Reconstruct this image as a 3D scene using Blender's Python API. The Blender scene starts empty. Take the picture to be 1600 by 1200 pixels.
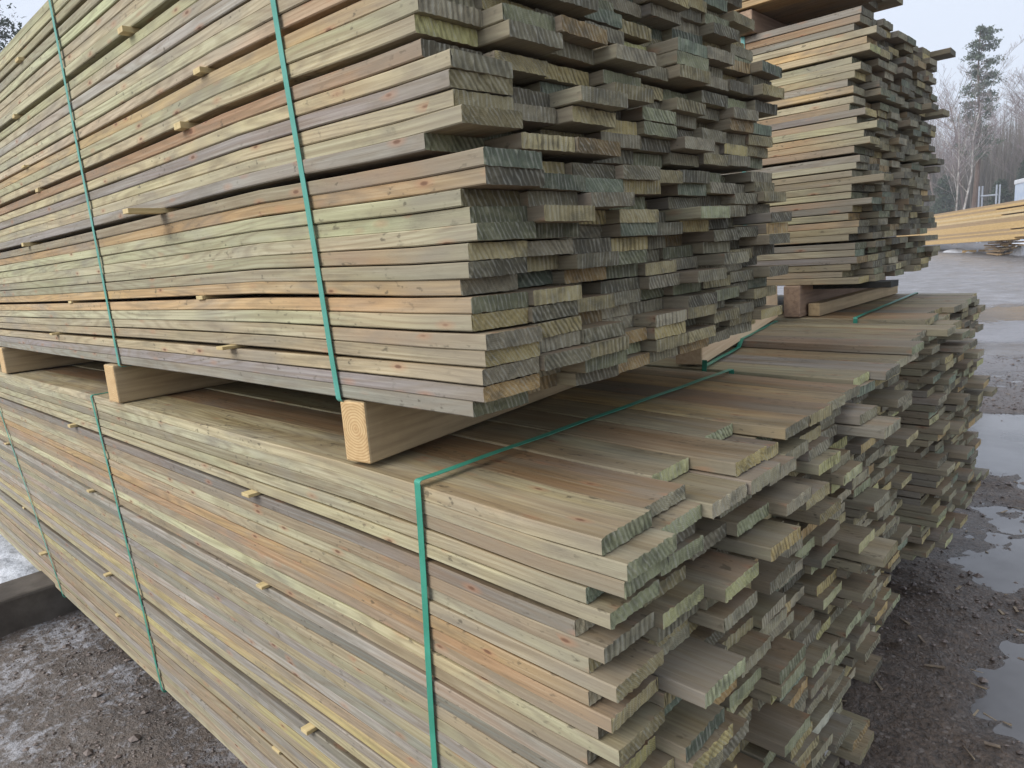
import bpy, math, random
import numpy as np
from mathutils import Vector, Matrix
R=math.radians
sc=bpy.context.scene
col=sc.collection
rng=np.random.default_rng(7); random.seed(7)

# ------------------------------------------------------------ camera
CAM=np.array([0.65932,-0.61945,0.20818])
FW=np.array([-0.68182932,0.70935196,-0.1786857]); RT=np.array([0.72798203,0.68195082,-0.07060628]); UP=np.array([-0.07177015,0.17822141,0.98136954])
cd=bpy.data.cameras.new('camera'); cam=bpy.data.objects.new('camera',cd); col.objects.link(cam)
cd.sensor_fit='HORIZONTAL'; cd.sensor_width=36; cd.lens=1095.565/1600*36; cd.clip_start=.02; cd.clip_end=2000
cam.matrix_world=Matrix(((RT[0],UP[0],-FW[0],CAM[0]),(RT[1],UP[1],-FW[1],CAM[1]),(RT[2],UP[2],-FW[2],CAM[2]),(0,0,0,1)))
sc.camera=cam
# ------------------------------------------------------------ sky, sun, exposure
SUN_EL,SUN_AZ=R(38),R(205)      # direction the light comes from (azimuth counter-clockwise from +X is 270-..)
sun_dir=Vector((-.25,-.80,.62)).normalized()
w=bpy.data.worlds.new("World"); sc.world=w; w.use_nodes=True
nt=w.node_tree; bg=nt.nodes['Background']; bg.inputs[1].default_value=.112
sky=nt.nodes.new('ShaderNodeTexSky'); sky.sky_type='NISHITA'; sky.sun_disc=False
sky.sun_elevation=math.asin(sun_dir.z); sky.sun_rotation=math.atan2(sun_dir.x,sun_dir.y); sky.dust_density=3
mx=nt.nodes.new('ShaderNodeMix'); mx.data_type='RGBA'; mx.inputs[0].default_value=.86
mx.inputs[7].default_value=(6.3,6.8,7.75,1)      # the flat overcast layer
nt.links.new(sky.outputs[0],mx.inputs[6]); nt.links.new(mx.outputs[2],bg.inputs[0])
sl=bpy.data.lights.new('sun','SUN'); so=bpy.data.objects.new('sun',sl); col.objects.link(so)
sl.energy=2.5; sl.angle=R(40); sl.color=(1,.97,.92)
so.rotation_euler=sun_dir.to_track_quat('Z','Y').to_euler()
sc.view_settings.view_transform='Standard'; sc.view_settings.look='None'; sc.view_settings.gamma=1; sc.view_settings.exposure=.38

# ------------------------------------------------------------ helpers
def tag(o,label=None,cat=None,group=None,kind=None):
    if label: o['label']=label
    if cat: o['category']=cat
    if group: o['group']=group
    if kind: o['kind']=kind
    return o
def empty(name,loc,label,cat,group=None):
    o=bpy.data.objects.new(name,None); o.location=loc; o.empty_display_size=.1; col.objects.link(o)
    return tag(o,label,cat,group)
def link(name,me,parent=None):
    o=bpy.data.objects.new(name,me); col.objects.link(o)
    if parent:
        o.parent=parent; o.matrix_parent_inverse=Matrix.Translation(-Vector(parent.location))
    return o
class MB:
    """collects vertices and faces (with an optional tint per face and a local coordinate per vertex)"""
    def __init__(s): s.v=[];s.f=[];s.m=[];s.t=[];s.l=[];s.n=0
    def add(s,v,f,mat=0,tint=(.4,.36,.25),loc=None):
        v=np.asarray(v,float)
        s.v.append(v); s.l.append(v if loc is None else np.asarray(loc,float))
        s.f+=[tuple(i+s.n for i in q) for q in f]
        s.m+=([mat]*len(f) if isinstance(mat,int) else list(mat))
        s.t+=([tuple(tint)]*len(f) if not isinstance(tint,list) else tint)
        s.n+=len(v)
    def build(s,name,mats,parent=None,smooth=False):
        me=bpy.data.meshes.new(name)
        V=np.concatenate(s.v); me.from_pydata(V.tolist(),[],s.f)
        for m in (mats if isinstance(mats,(list,tuple)) else [mats]): me.materials.append(m)
        me.polygons.foreach_set('material_index',s.m)
        if smooth: me.polygons.foreach_set('use_smooth',[True]*len(s.f))
        a=me.attributes.new('tint','FLOAT_COLOR','FACE'); a.data.foreach_set('color',np.c_[np.array(s.t),np.ones(len(s.t))].astype('f').ravel())
        a=me.attributes.new('loc','FLOAT_VECTOR','POINT'); a.data.foreach_set('vector',np.concatenate(s.l).astype('f').ravel())
        me.update()
        return link(name,me,parent)
def boxv(x0,x1,y0,y1,z0,z1,c=0.0):
    """chamfered box"""
    if c<=0:
        v=[(x,y,z) for x in (x0,x1) for y in (y0,y1) for z in (z0,z1)]
        return v,[(0,1,3,2),(4,6,7,5),(0,4,5,1),(2,3,7,6),(0,2,6,4),(1,5,7,3)]
    import bmesh
    bm=bmesh.new(); bmesh.ops.create_cube(bm,size=1)
    for q in bm.verts: q.co=Vector(((x0+x1)/2+q.co.x*(x1-x0),(y0+y1)/2+q.co.y*(y1-y0),(z0+z1)/2+q.co.z*(z1-z0)))
    bmesh.ops.bevel(bm,geom=bm.edges[:],offset=c,segments=2,affect='EDGES',profile=.5)
    v=[tuple(q.co) for q in bm.verts]; f=[tuple(q.index for q in p.verts) for p in bm.faces]; bm.free()
    return v,f
def tube(pts,rad,n=6,cap=True):
    pts=[Vector(p) for p in pts]; v=[];f=[]
    if not hasattr(rad,'__len__'): rad=[rad]*len(pts)
    for i,p in enumerate(pts):
        d=(pts[min(i+1,len(pts)-1)]-pts[max(i-1,0)]).normalized()
        a=d.cross(Vector((0,0,1)) if abs(d.z)<.9 else Vector((1,0,0))).normalized(); b=d.cross(a)
        for k in range(n):
            t=2*math.pi*k/n; v.append(tuple(p+(a*math.cos(t)+b*math.sin(t))*rad[i]))
    for i in range(len(pts)-1):
        for k in range(n):
            k2=(k+1)%n; f.append((i*n+k,i*n+k2,(i+1)*n+k2,(i+1)*n+k))
    if cap: f.append(tuple(range(n))[::-1]); f.append(tuple((len(pts)-1)*n+k for k in range(n)))
    return v,f
def ray(px,py,dist=None,z=None):
    """world point on the line of sight through a photo pixel, at a horizontal distance or at a height"""
    d=FW+RT*(px-800)/1095.565-UP*(py-600)/1095.565
    k=dist/math.hypot(d[0],d[1]) if z is None else (z-CAM[2])/d[2]
    return CAM+d*k

# ------------------------------------------------------------ materials
def newmat(name):
    m=bpy.data.materials.new(name); m.use_nodes=True; nt=m.node_tree
    return m,nt,nt.nodes['Principled BSDF']
class G:
    """tiny node-graph helper"""
    def __init__(s,nt): s.nt=nt
    def n(s,t,**k):
        o=s.nt.nodes.new(t)
        for a,b in k.items(): setattr(o,a,b)
        return o
    def set(s,sock,v):
        if isinstance(v,bpy.types.NodeSocket): s.nt.links.new(v,sock)
        elif isinstance(v,bpy.types.Node): s.nt.links.new(v.outputs[0],sock)
        else: sock.default_value=v
    def math(s,op,a,b=0.,c=None,clamp=False):
        o=s.n('ShaderNodeMath',operation=op,use_clamp=clamp); s.set(o.inputs[0],a); s.set(o.inputs[1],b)
        if c is not None: s.set(o.inputs[2],c)
        return o.outputs[0]
    def vm(s,op,a,b):
        o=s.n('ShaderNodeVectorMath',operation=op); s.set(o.inputs[0],a); s.set(o.inputs[1],b); return o.outputs[0]
    def noise(s,v,scale=1.,detail=3.,rough=.5,dist=0.):
        o=s.n('ShaderNodeTexNoise'); s.set(o.inputs['Vector'],v); o.inputs['Scale'].default_value=scale
        o.inputs['Detail'].default_value=detail; o.inputs['Roughness'].default_value=rough; o.inputs['Distortion'].default_value=dist
        return o.outputs[0]
    def mix(s,f,a,b,mode='MIX'):
        o=s.n('ShaderNodeMix',data_type='RGBA',blend_type=mode); s.set(o.inputs[0],f)
        s.set(o.inputs[6],a if not isinstance(a,tuple) else (*a,1) if len(a)==3 else a); s.set(o.inputs[7],b if not isinstance(b,tuple) else (*b,1) if len(b)==3 else b)
        return o.outputs[2]
    def mr(s,v,a,b,c=0.,d=1.,smooth=False):
        o=s.n('ShaderNodeMapRange',clamp=True); 
        if smooth: o.interpolation_type='SMOOTHSTEP'
        s.set(o.inputs[0],v); o.inputs[1].default_value=a;o.inputs[2].default_value=b;o.inputs[3].default_value=c;o.inputs[4].default_value=d
        return o.outputs[0]
    def bump(s,h,dist,strength=1.,normal=None):
        o=s.n('ShaderNodeBump'); s.set(o.inputs['Height'],h); o.inputs['Distance'].default_value=dist; o.inputs['Strength'].default_value=strength
        if normal is not None: s.set(o.inputs['Normal'],normal)
        return o.outputs[0]

def wood_side():
    m,nt,P=newmat('weathered_sawn_wood'); g=G(nt)
    loc=g.n('ShaderNodeAttribute',attribute_name='loc').outputs['Vector']
    tint=g.n('ShaderNodeAttribute',attribute_name='tint').outputs['Color']
    sx=g.n('ShaderNodeSeparateXYZ'); g.set(sx.inputs[0],loc)
    xe=sx.outputs[0]      # loc.x = metres from the sawn end
    fine=g.noise(g.vm('MULTIPLY',loc,(3.,190.,190.)),1.,4.,.65)
    mid=g.noise(g.vm('MULTIPLY',loc,(1.4,26.,26.)),1.,3.,.55)
    low=g.noise(g.vm('MULTIPLY',loc,(1.3,7.,7.)),1.,2.,.5)
    ringsrc=g.noise(g.vm('MULTIPLY',loc,(1.1,13.,13.)),1.,1.,.4)
    ring=g.math('SINE',g.math('MULTIPLY',ringsrc,120.))
    ring=g.mr(ring,-.2,1.)
    c=g.mix(g.mr(low,.38,.66),tint,g.mix(1.,tint,(.96,1.02,.95),'MULTIPLY'))
    # green preservative / orange heartwood drifts
    c=g.mix(g.math('MULTIPLY',g.mr(mid,.47,.70),.5),c,(.27,.245,.16))
    hw=g.noise(g.vm('ADD',g.vm('MULTIPLY',loc,(.9,9.,9.)),(31.,7.,3.)),1.,2.,.5)
    c=g.mix(g.math('MULTIPLY',g.mr(hw,.55,.72),.5),c,(.46,.32,.20))
    c=g.mix(g.math('MULTIPLY',ring,.34),c,(.17,.12,.07))
    c=g.mix(g.math('MULTIPLY',g.mr(fine,.42,.72),.42),c,(.15,.115,.07))
    c=g.mix(g.math('MULTIPLY',g.mr(fine,.50,.30),.22),c,(.62,.60,.47))
    # burnt-orange band that some boards show before the greyed end
    ob=g.noise(g.vm('ADD',g.vm('MULTIPLY',loc,(.6,2.,2.)),(3.,17.,5.)),1.,1.,.4)
    band=g.math('MULTIPLY',g.mr(g.math('ADD',xe,g.math('MULTIPLY',g.math('SUBTRACT',mid,.5),.4)),.55,.16,0.,1.,True),g.mr(ob,.50,.60))
    c=g.mix(g.math('MULTIPLY',band,.75),c,(.36,.215,.115))
    # weathered grey towards the sawn end
    wn=g.math('ADD',xe,g.math('MULTIPLY',g.math('SUBTRACT',mid,.5),.5))
    c=g.mix(g.mr(wn,.02,.20,.55,0.,True),c,(.235,.21,.165))
    # grime
    gr=g.noise(g.vm('MULTIPLY',loc,(4.,14.,14.)),1.,5.,.7)
    c=g.mix(g.math('MULTIPLY',g.mr(gr,.52,.70),.5),c,(.12,.11,.085))
    # patchy greying and mould specks
    pg=g.noise(g.vm('ADD',g.vm('MULTIPLY',loc,(2.2,5.,5.)),(11.,3.,8.)),1.,4.,.6)
    c=g.mix(g.math('MULTIPLY',g.mr(pg,.50,.66),.55),c,(.215,.20,.175))
    sp=g.noise(g.vm('MULTIPLY',loc,(55.,110.,110.)),1.,2.,.5); spm=g.noise(g.vm('MULTIPLY',loc,(5.,12.,12.)),1.,2.,.5)
    c=g.mix(g.math('MULTIPLY',g.math('MULTIPLY',g.mr(sp,.60,.68),g.mr(spm,.48,.60)),.65),c,(.07,.06,.04))
    # knots
    vo=g.n('ShaderNodeTexVoronoi'); g.set(vo.inputs['Vector'],g.vm('MULTIPLY',loc,(3.2,9.5,9.5)))
    r=g.n('ShaderNodeSeparateColor'); g.set(r.inputs[0],vo.outputs['Color'])
    kn=g.math('MULTIPLY',g.mr(vo.outputs['Distance'],g.math('MULTIPLY',r.outputs[1],.22) if 0 else .17,.09),g.math('GREATER_THAN',r.outputs[0],.83))
    kn2=g.math('MULTIPLY',g.mr(vo.outputs['Distance'],.42,.12),g.math('GREATER_THAN',r.outputs[0],.83))
    c=g.mix(g.math('MULTIPLY',kn2,.45),c,(.40,.20,.11)); c=g.mix(g.math('MULTIPLY',kn,.75),c,(.11,.05,.03))
    # damp blotches on flat faces
    geo=g.n('ShaderNodeNewGeometry'); up=g.n('ShaderNodeSeparateXYZ'); g.set(up.inputs[0],geo.outputs['True Normal'])
    wetn=g.noise(g.vm('MULTIPLY',loc,(1.6,24.,3.)),1.,5.,.62)
    wet=g.math('MULTIPLY',g.mr(up.outputs[2],.5,.9),g.mr(wetn,.40,.64,.35,1.))
    c=g.mix(g.math('MULTIPLY',wet,.75),c,g.mix(1.,c,(.62,.50,.34),'MULTIPLY'))
    g.set(P.inputs['Base Color'],c)
    g.set(P.inputs['Roughness'],g.math('SUBTRACT',.78,g.math('MULTIPLY',wet,.22)))
    P.inputs['Specular IOR Level'].default_value=.35
    h=g.math('ADD',fine,g.math('MULTIPLY',gr,.6))
    g.set(P.inputs['Normal'],g.bump(h,.0011,.8))
    return m
def wood_end():
    m,nt,P=newmat('weathered_end_grain'); g=G(nt)
    loc=g.n('ShaderNodeAttribute',attribute_name='loc').outputs['Vector']
    tint=g.n('ShaderNodeAttribute',attribute_name='tint').outputs['Color']
    sx=g.n('ShaderNodeSeparateXYZ'); g.set(sx.inputs[0],loc)
    y=sx.outputs[1]; z=sx.outputs[2]
    seed=g.math('MULTIPLY',g.math('ADD',g.math('FLOOR',y),g.math('MULTIPLY',g.math('FLOOR',z),41.)),.173)
    h1=g.math('FRACT',g.math('MULTIPLY',seed,5.31)); h2=g.math('FRACT',g.math('MULTIPLY',seed,9.17))
    u=g.math('ADD',g.math('FRACT',y),g.math('MULTIPLY',g.math('FRACT',z),g.mr(h1,0.,1.,-.15,.95))); vv=g.math('ADD',z,g.math('MULTIPLY',y,-.3))
    cb=g.n('ShaderNodeCombineXYZ'); g.set(cb.inputs[0],seed); g.set(cb.inputs[1],u); g.set(cb.inputs[2],vv)
    stn=g.noise(g.vm('MULTIPLY',cb.outputs[0],(1.,95.,30.)),1.,3.,.6,.4)
    stw=g.math('SINE',g.math('ADD',g.math('MULTIPLY',u,g.mr(h2,0.,1.,860.,520.)),g.math('MULTIPLY',stn,4.5)))
    st=g.math('ADD',g.math('MULTIPLY',stn,.5),g.math('ADD',g.math('MULTIPLY',stw,.12),.25))
    cb2=g.n('ShaderNodeCombineXYZ'); g.set(cb2.inputs[0],seed); g.set(cb2.inputs[1],y); g.set(cb2.inputs[2],z)
    bl=g.noise(g.vm('MULTIPLY',cb2.outputs[0],(1.,22.,40.)),1.,4.,.6)
    fi=g.noise(g.vm('MULTIPLY',cb2.outputs[0],(1.,700.,700.)),1.,2.,.6)
    # growth rings: distance from a pith that lies somewhere below the board
    pz=g.math('ADD',g.math('FRACT',z),g.math('MULTIPLY',g.math('FRACT',seed),.06)); py=g.math('SUBTRACT',g.math('FRACT',y),g.math('MULTIPLY',g.math('FRACT',g.math('MULTIPLY',seed,3.7)),.11))
    dd=g.math('SQRT',g.math('ADD',g.math('MULTIPLY',pz,pz),g.math('MULTIPLY',py,py)))
    rg=g.mr(g.math('SINE',g.math('MULTIPLY',g.math('ADD',dd,g.math('MULTIPLY',bl,.004)),2600.)),-.3,1.)
    c=g.mix(g.math('MULTIPLY',rg,g.mr(h2,.7,.2,.12,.42)),tint,(.12,.085,.045))
    c=g.mix(g.math('MULTIPLY',g.mr(bl,.45,.68),.6),c,(.10,.10,.080))
    c=g.mix(g.math('MULTIPLY',g.mr(bl,.50,.30),.35),c,(.44,.42,.30))
    edge=g.noise(g.vm('MULTIPLY',cb2.outputs[0],(1.,9.,9.)),1.,2.,.5)
    smask=g.math('MULTIPLY',g.mr(edge,.38,.58),g.mr(h2,.25,.75,.12,1.))
    c=g.mix(g.math('MULTIPLY',g.mr(st,.50,.62),g.math('MULTIPLY',smask,.62)),c,(.06,.055,.042))
    c=g.mix(g.math('MULTIPLY',g.mr(st,.46,.34),.40),c,(.48,.47,.40))
    c=g.mix(g.math('MULTIPLY',g.mr(fi,.5,.7),.25),c,(.06,.06,.05))
    g.set(P.inputs['Base Color'],c); P.inputs['Roughness'].default_value=.85; P.inputs['Specular IOR Level'].default_value=.25
    h=g.math('ADD',g.math('MULTIPLY',st,1.),g.math('MULTIPLY',fi,.35))
    g.set(P.inputs['Normal'],g.bump(h,.0028,.9))
    return m
WS=wood_side(); WE=wood_end()

def fresh_wood(name,base,dark,end=False):
    m,nt,P=newmat(name); g=G(nt)
    co=g.n('ShaderNodeAttribute',attribute_name='loc').outputs['Vector']
    s=g.n('ShaderNodeSeparateXYZ'); g.set(s.inputs[0],co)
    if end:
        d=g.math('SQRT',g.math('ADD',g.math('POWER',g.math('SUBTRACT',s.outputs[0],.003),2.),g.math('POWER',g.math('SUBTRACT',s.outputs[2],.006),2.)))
        r=g.mr(g.math('SINE',g.math('MULTIPLY',g.math('ADD',d,g.math('MULTIPLY',g.noise(co,40.),.006)),1300.)),-.2,1.)
        n=g.noise(co,55.,4.,.6)
        c=g.mix(g.math('MULTIPLY',r,.75),base,dark); c=g.mix(g.math('MULTIPLY',g.mr(n,.45,.7),.4),c,dark)
    else:
        n=g.noise(g.vm('MULTIPLY',co,(70.,3.,70.)),1.,4.,.6); b=g.noise(co,9.,4.,.6)
        c=g.mix(g.mr(n,.4,.7),base,dark); c=g.mix(g.math('MULTIPLY',g.mr(b,.5,.7),.5),c,dark)
    g.set(P.inputs['Base Color'],c); P.inputs['Roughness'].default_value=.75
    g.set(P.inputs['Normal'],g.bump(n,.0022,.8))
    return m
FB=fresh_wood('bearer_wood',(.50,.38,.22),(.33,.24,.135)); FBE=fresh_wood('bearer_end_grain',(.60,.43,.22),(.40,.23,.095),True)
FP=fresh_wood('pale_new_wood',(.72,.55,.36),(.58,.40,.24)); FD=fresh_wood('reddish_old_wood',(.36,.25,.17),(.22,.145,.10))
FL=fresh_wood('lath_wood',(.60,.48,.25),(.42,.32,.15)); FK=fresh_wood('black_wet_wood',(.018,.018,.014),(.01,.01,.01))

def plain(name,c,rough=.5,spec=.5,noise=None,bump=0):
    m,nt,P=newmat(name); g=G(nt); P.inputs['Roughness'].default_value=rough; P.inputs['Specular IOR Level'].default_value=spec
    if noise:
        tc=g.n('ShaderNodeTexCoord').outputs['Object']; n=g.noise(tc,noise[0],4.,.6)
        g.set(P.inputs['Base Color'],g.mix(g.mr(n,.35,.65),c,noise[1]))
        if bump: g.set(P.inputs['Normal'],g.bump(n,bump,.7))
    else: P.inputs['Base Color'].default_value=(*c,1)
    return m
STRAP=plain('green_strapping',(.035,.24,.165),.38,.5,(14,(.05,.30,.21)),.0004)
STRAPL=plain('pale_green_strapping',(.13,.40,.38),.35,.5,(14,(.10,.36,.33)))
STRAPU=plain('teal_strapping',(.065,.28,.215),.4,.5,(14,(.10,.34,.28)),.0008)

# ------------------------------------------------------------ the packs of boards
PAL={'g':(.455,.425,.28),'y':(.51,.455,.285),'t':(.43,.365,.235),'o':(.52,.345,.175),'l':(.345,.315,.295),'k':(.235,.218,.20),'b':(.315,.245,.165),'p':(.47,.375,.265),'v':(.33,.30,.20),'r':(.38,.215,.12),'Y':(.47,.37,.18),'a':(.44,.385,.265)}
EP=[(.28,.255,.165),(.20,.185,.125),(.37,.315,.165),(.56,.455,.20),(.25,.265,.155),(.145,.13,.09),(.36,.32,.22),(.18,.22,.155),(.44,.30,.13)]
EW=np.array([.19,.13,.16,.10,.12,.09,.10,.05,.06])
def pick(s): return PAL[s[rng.integers(len(s))]]
TH=.0217
def board(mb,xe,y0,wd,zf,th,L,fine,tint,etint,skew=0.,roll=0.):
    """one sawn board: runs from x=xe back to x=xe-L, rough saw-torn end, bevelled arrises"""
    N=22 if fine>1 else (12 if fine else 5)
    S=[0,.004,.03,.12,.3,.55,.85,1.2,1.6,2.1,2.7,3.4,4.2,L] if fine else [0,.004,.1,.6,1.6,3,L]
    S=np.array([q for q in S if q<L-.05 or q==L]); c=.0017
    yy=np.linspace(c,wd-c,N)
    prof=[(0,c,0),(0,th-c,0)]+[(a,th,1) for a in yy]+[(wd,th-c,0),(wd,c,0)]+[(a,0,1) for a in yy[::-1]]
    n=len(prof); pr=np.array(prof)
    seed=float(rng.integers(1,40)); seed2=float(rng.integers(1,40)); V=[];Lc=[]
    tj=rng.normal(0,.0009 if fine else .0004,n); zt=rng.normal(0,.0004,n)
    wob=rng.normal(0,.0008,len(S)); wob[:2]=wob[2]
    for i,s in enumerate(S):
        x=xe-s+skew*(pr[:,0]-wd/2)
        if i==0: x=x+np.clip(tj,-.0022,.0016)*pr[:,2]-.0008
        z=zf(xe-s)+pr[:,1]+roll*(pr[:,0]-wd/2)+(zt*.8 if i==0 else 0)
        V.append(np.c_[x,y0+pr[:,0]+wob[i],z]); Lc.append(np.c_[np.full(n,s),pr[:,0]+seed,pr[:,1]+seed2])
    F=[];M=[];T=[]
    for i in range(len(S)-1):
        for k in range(n):
            k2=(k+1)%n; F.append((i*n+k,i*n+k2,(i+1)*n+k2,(i+1)*n+k)); M.append(0); T.append(tint)
    top=list(range(2,2+N)); bot=list(range(n-1,n-1-N,-1))
    # sawn end: three rows so that the tear-out is real relief
    F.append((1,0,bot[0],top[0])); F.append((top[-1],bot[-1],2+N+1,2+N)); M+=[1,1]; T+=[etint]*2
    v=np.concatenate(V); l=np.concatenate(Lc); nb=len(v)
    mid=(v[top]+v[bot])/2; mid[:,0]+=rng.normal(0,.0007 if fine else .0003,N); ml=(l[top]+l[bot])/2
    v=np.concatenate([v,mid]); l=np.concatenate([l,ml])
    for k in range(N-1):
        F.append((top[k],nb+k,nb+k+1,top[k+1])); F.append((nb+k,bot[k],bot[k+1],nb+k+1)); M+=[1,1]; T+=[etint]*2
    e=(len(S)-1)*n
    F.append(tuple(e+k for k in range(n))[::-1]); M.append(1); T.append(etint)
    # make the end end-cap coordinates share one x so grain does not smear
    mb.add(v,[q[::-1] for q in F],M,T,l)

def smooth(t): t=np.clip(t,0,1); return t*t*(3-2*t)
def pack(label,y0,ztop,zbot,nl,nc,L,xend,sd,gaps,taper,front_cols,front_ends=None,front_tints=None,top_tints=None,top_ends=None,overall='gtyalbpv',pitch=.1110,group='strapped packs of boards',xoff=None,stick=(-.72,-1.85,-3.0,-4.1),stick_levels=True,ends=None,tilt=0.,skip=(),short={},edark=1.):
    root=empty('lumber_pack',(xend-L/2,y0+nc*pitch/2,zbot),label,'lumber pack',group)
    gap=np.zeros(nl+1)
    for k,gv in gaps.items(): gap[k]=gv
    base=(ztop-zbot-sum(gaps.values())*.85)/nl
    ph=rng.uniform(0,6.28,(nl,2)); am=np.abs(rng.normal(0,.0010,nl))
    def zl(n,x,y=0.):     # height of the underside of layer n (0 = lowest) at x
        z=zbot+n*base
        for k,gv in gaps.items():
            if k<=n: z+=gv*(taper.get(k,.6)+(1-taper.get(k,.6))*smooth((xend-x-.05)/.5))
        d=xend-x
        z+=tilt*max(0.,y-.45)*2+.0016*math.sin(d*1.9+n*.13+zbot)*min(1,d)+.0022*math.sin(y*5.5+n*.21+zbot*3)
        return z+am[n]*math.sin(x*3+ph[n,0])
    th0=base-.0006
    items=[]
    for n in range(nl):
        y=y0+rng.normal(0,.0012)
        for c in range(nc):
            wd=pitch-.0012+rng.normal(0,.0012)
            if front_ends and c==0 and n<len(front_ends) and front_ends[n] is not None: xe=front_ends[n]
            else:
                xe=xend+rng.normal(0,sd)
                r=rng.random()
                if r<.09: xe-=rng.uniform(.02,.06)
                elif r<.16: xe+=rng.uniform(.01,.035)
            if xoff: xe+=xoff(n,c) if not (front_ends and c==0 and n<len(front_ends) and front_ends[n] is not None) else 0
            if ends and (n,c) in ends: xe=ends[(n,c)]
            if n==nl-1 and top_ends and c<len(top_ends) and top_ends[c] is not None: xe=top_ends[c]
            ti=pick(overall)
            if c==0 and front_tints and n<len(front_tints) and front_tints[n]!=' ': ti=PAL[front_tints[n]]
            if n==nl-1 and top_tints and c<len(top_tints): ti=PAL[top_tints[c]]
            b=rng.uniform(.76,1.16); ti=tuple(min(.8,q*b*rng.uniform(.96,1.04)) for q in ti)
            ei=EP[rng.choice(len(EP),p=EW/EW.sum())]; b=float(np.exp(rng.normal(0,.27)))*edark; ei=tuple(min(.6,q*b) for q in ei)  # end tone scaled per pack, painting in the lower packs' extra skylight
            if (n,c) in skip: y+=wd+.0012; continue
            d=math.dist((xe,y+wd/2,zl(n,xe)),CAM)
            # what shows: front column always shows its long edge
            infr=True
            vec=np.array((xe-.02,y+wd/2,zl(n,xe)))-CAM; zz=vec@FW
            px=800+1095*(vec@RT)/max(zz,.01); py=600-1095*(vec@UP)/max(zz,.01)
            if not(-40<px<1640 and -40<py<1240) and c>0: infr=False
            score=d-(1.5 if c==0 and py>-420 else 0)-(.8 if n==nl-1 and c<nc else 0)+(10 if not infr else 0)
            items.append((score,n,c,xe,y,wd,ti,ei,d))
            y+=wd+.0012
    items.sort(key=lambda q:q[0])
    rest=MB()
    for i,(s,n,c,xe,y,wd,ti,ei,d) in enumerate(items):
        th=th0-abs(rng.normal(0,.0007)); dz=rng.uniform(0,.0006)
        zf=lambda x,n=n,y=y,dz=dz: zl(n,x,y)+dz
        fine=2 if d<1.6 else (1 if (d<3 or c==0) else 0)
        a=dict(skew=rng.normal(0,.018),roll=rng.normal(0,.007))
        if i<100:
            mb=MB(); board(mb,xe,y,wd,zf,th,short.get((n,c),L+rng.uniform(-.03,.03)),fine,ti,ei,**a); mb.build('board',[WS,WE],root)
        else: board(rest,xe,y,wd,zf,th,L,min(fine,1),ti,ei,**a)
    if rest.n: tag(rest.build('boards',[WS,WE],root),kind='stuff')
    # laths between the layers
    for k,gv in gaps.items():
        for q,sx in enumerate(stick):
            x=sx+rng.uniform(-.07,.07); out=abs(rng.normal(.012,.008))
            if isinstance(stick_levels,dict) and (k,q) in stick_levels: x,out=stick_levels[(k,q)]
            zb=zl(k-1,x)+th0; zt=zl(k,x)
            wdt=rng.uniform(.022,.034)
            v,f=boxv(x-wdt/2,x+wdt/2,y0-out,y0+nc*pitch,zb+.0006,max(zb+.007,zt+.0003),.0008)
            mb=MB(); loc=np.array(v)+k; mb.add(v,f,0,(.5,.4,.2),loc); mb.build('sticker',FL,root)
    return root,zl
def strap(root,xs_bot,xs_top,y0,y1,z0,z1,wdt=.0135,mat=None,lift=.0034,part='strap',back=0.,ztop=None):
    """one flat band round the whole pack with rounded corners"""
    mat=mat or STRAP; r=.006; P=[]
    def cor(cy,cz,a0):
        for k in range(5):
            a=a0+math.pi/2*k/4; P.append((cy+r*math.cos(a),cz+r*math.sin(a)))
    Y0,Y1,Z0,Z1=y0-lift,y1+lift,z0-lift,z1+lift
    def seg(a,b,m):
        for k in range(1,m): t=k/m; P.append((a[0]+(b[0]-a[0])*t,a[1]+(b[1]-a[1])*t))
    cor(Y0+r,Z0+r,math.pi); seg((Y0+r,Z0),(Y1-r,Z0),4)
    cor(Y1-r,Z0+r,1.5*math.pi); seg((Y1,Z0+r),(Y1,Z1-r),6)
    cor(Y1-r,Z1-r,0); seg((Y1-r,Z1),(Y0+r,Z1),30)
    cor(Y0+r,Z1-r,math.pi/2); seg((Y0,Z1-r),(Y0,Z0+r),12)
    if ztop:
        P=[(y,z if z<Z1-.004 else z-(z1-ztop(y))) for y,z in P]
    n=len(P); v=[];f=[]
    for i,(y,z) in enumerate(P):
        t=min(1,(z-Z0)/(Z1-Z0)); x=back*(y-Y0)/(Y1-Y0)+xs_bot+(xs_top-xs_bot)*t+.0012*math.sin(i*.9)
        p,q=P[i-1],P[(i+1)%n]; dy,dz=q[0]-p[0],q[1]-p[1]; l=math.hypot(dy,dz); ny,nz=dz/l,-dy/l
        for (dx,h) in ((-wdt/2,0),(wdt/2,0),(wdt/2,.0009),(-wdt/2,.0009)): v.append((x+dx,y+ny*h,z+nz*h))
    for i in range(n):
        j=(i+1)%n
        for k in range(4): f.append((i*4+k,j*4+k,j*4+(k+1)%4,i*4+(k+1)%4))
    mb=MB(); mb.add(v,f); return mb.build(part,mat,root)
def bearer(x,y0,y1,z0,z1,wdt,label,mats,ends=True,group='bearers between the packs',name='bearer',cat='timber bearer',c=.004):
    v,f=boxv(-wdt/2,wdt/2,y0,y1,-(z1-z0)/2,(z1-z0)/2,c)
    v=np.array(v); loc=v.copy(); V=v+np.array((x,0,(z0+z1)/2))
    V[:,0]+=.0012*np.sin(v[:,1]*9); m=[]
    for q in f:
        a,b,cc=[v[i] for i in q[:3]]; nn=np.cross(b-a,cc-a); nn/=np.linalg.norm(nn)+1e-12; m.append(1 if ends and nn[1]<-.8 else 0)
    mb=MB(); mb.add(V,f,m,(.5,.4,.2),loc); o=mb.build(name,mats,None); return tag(o,label,cat,group)

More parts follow.
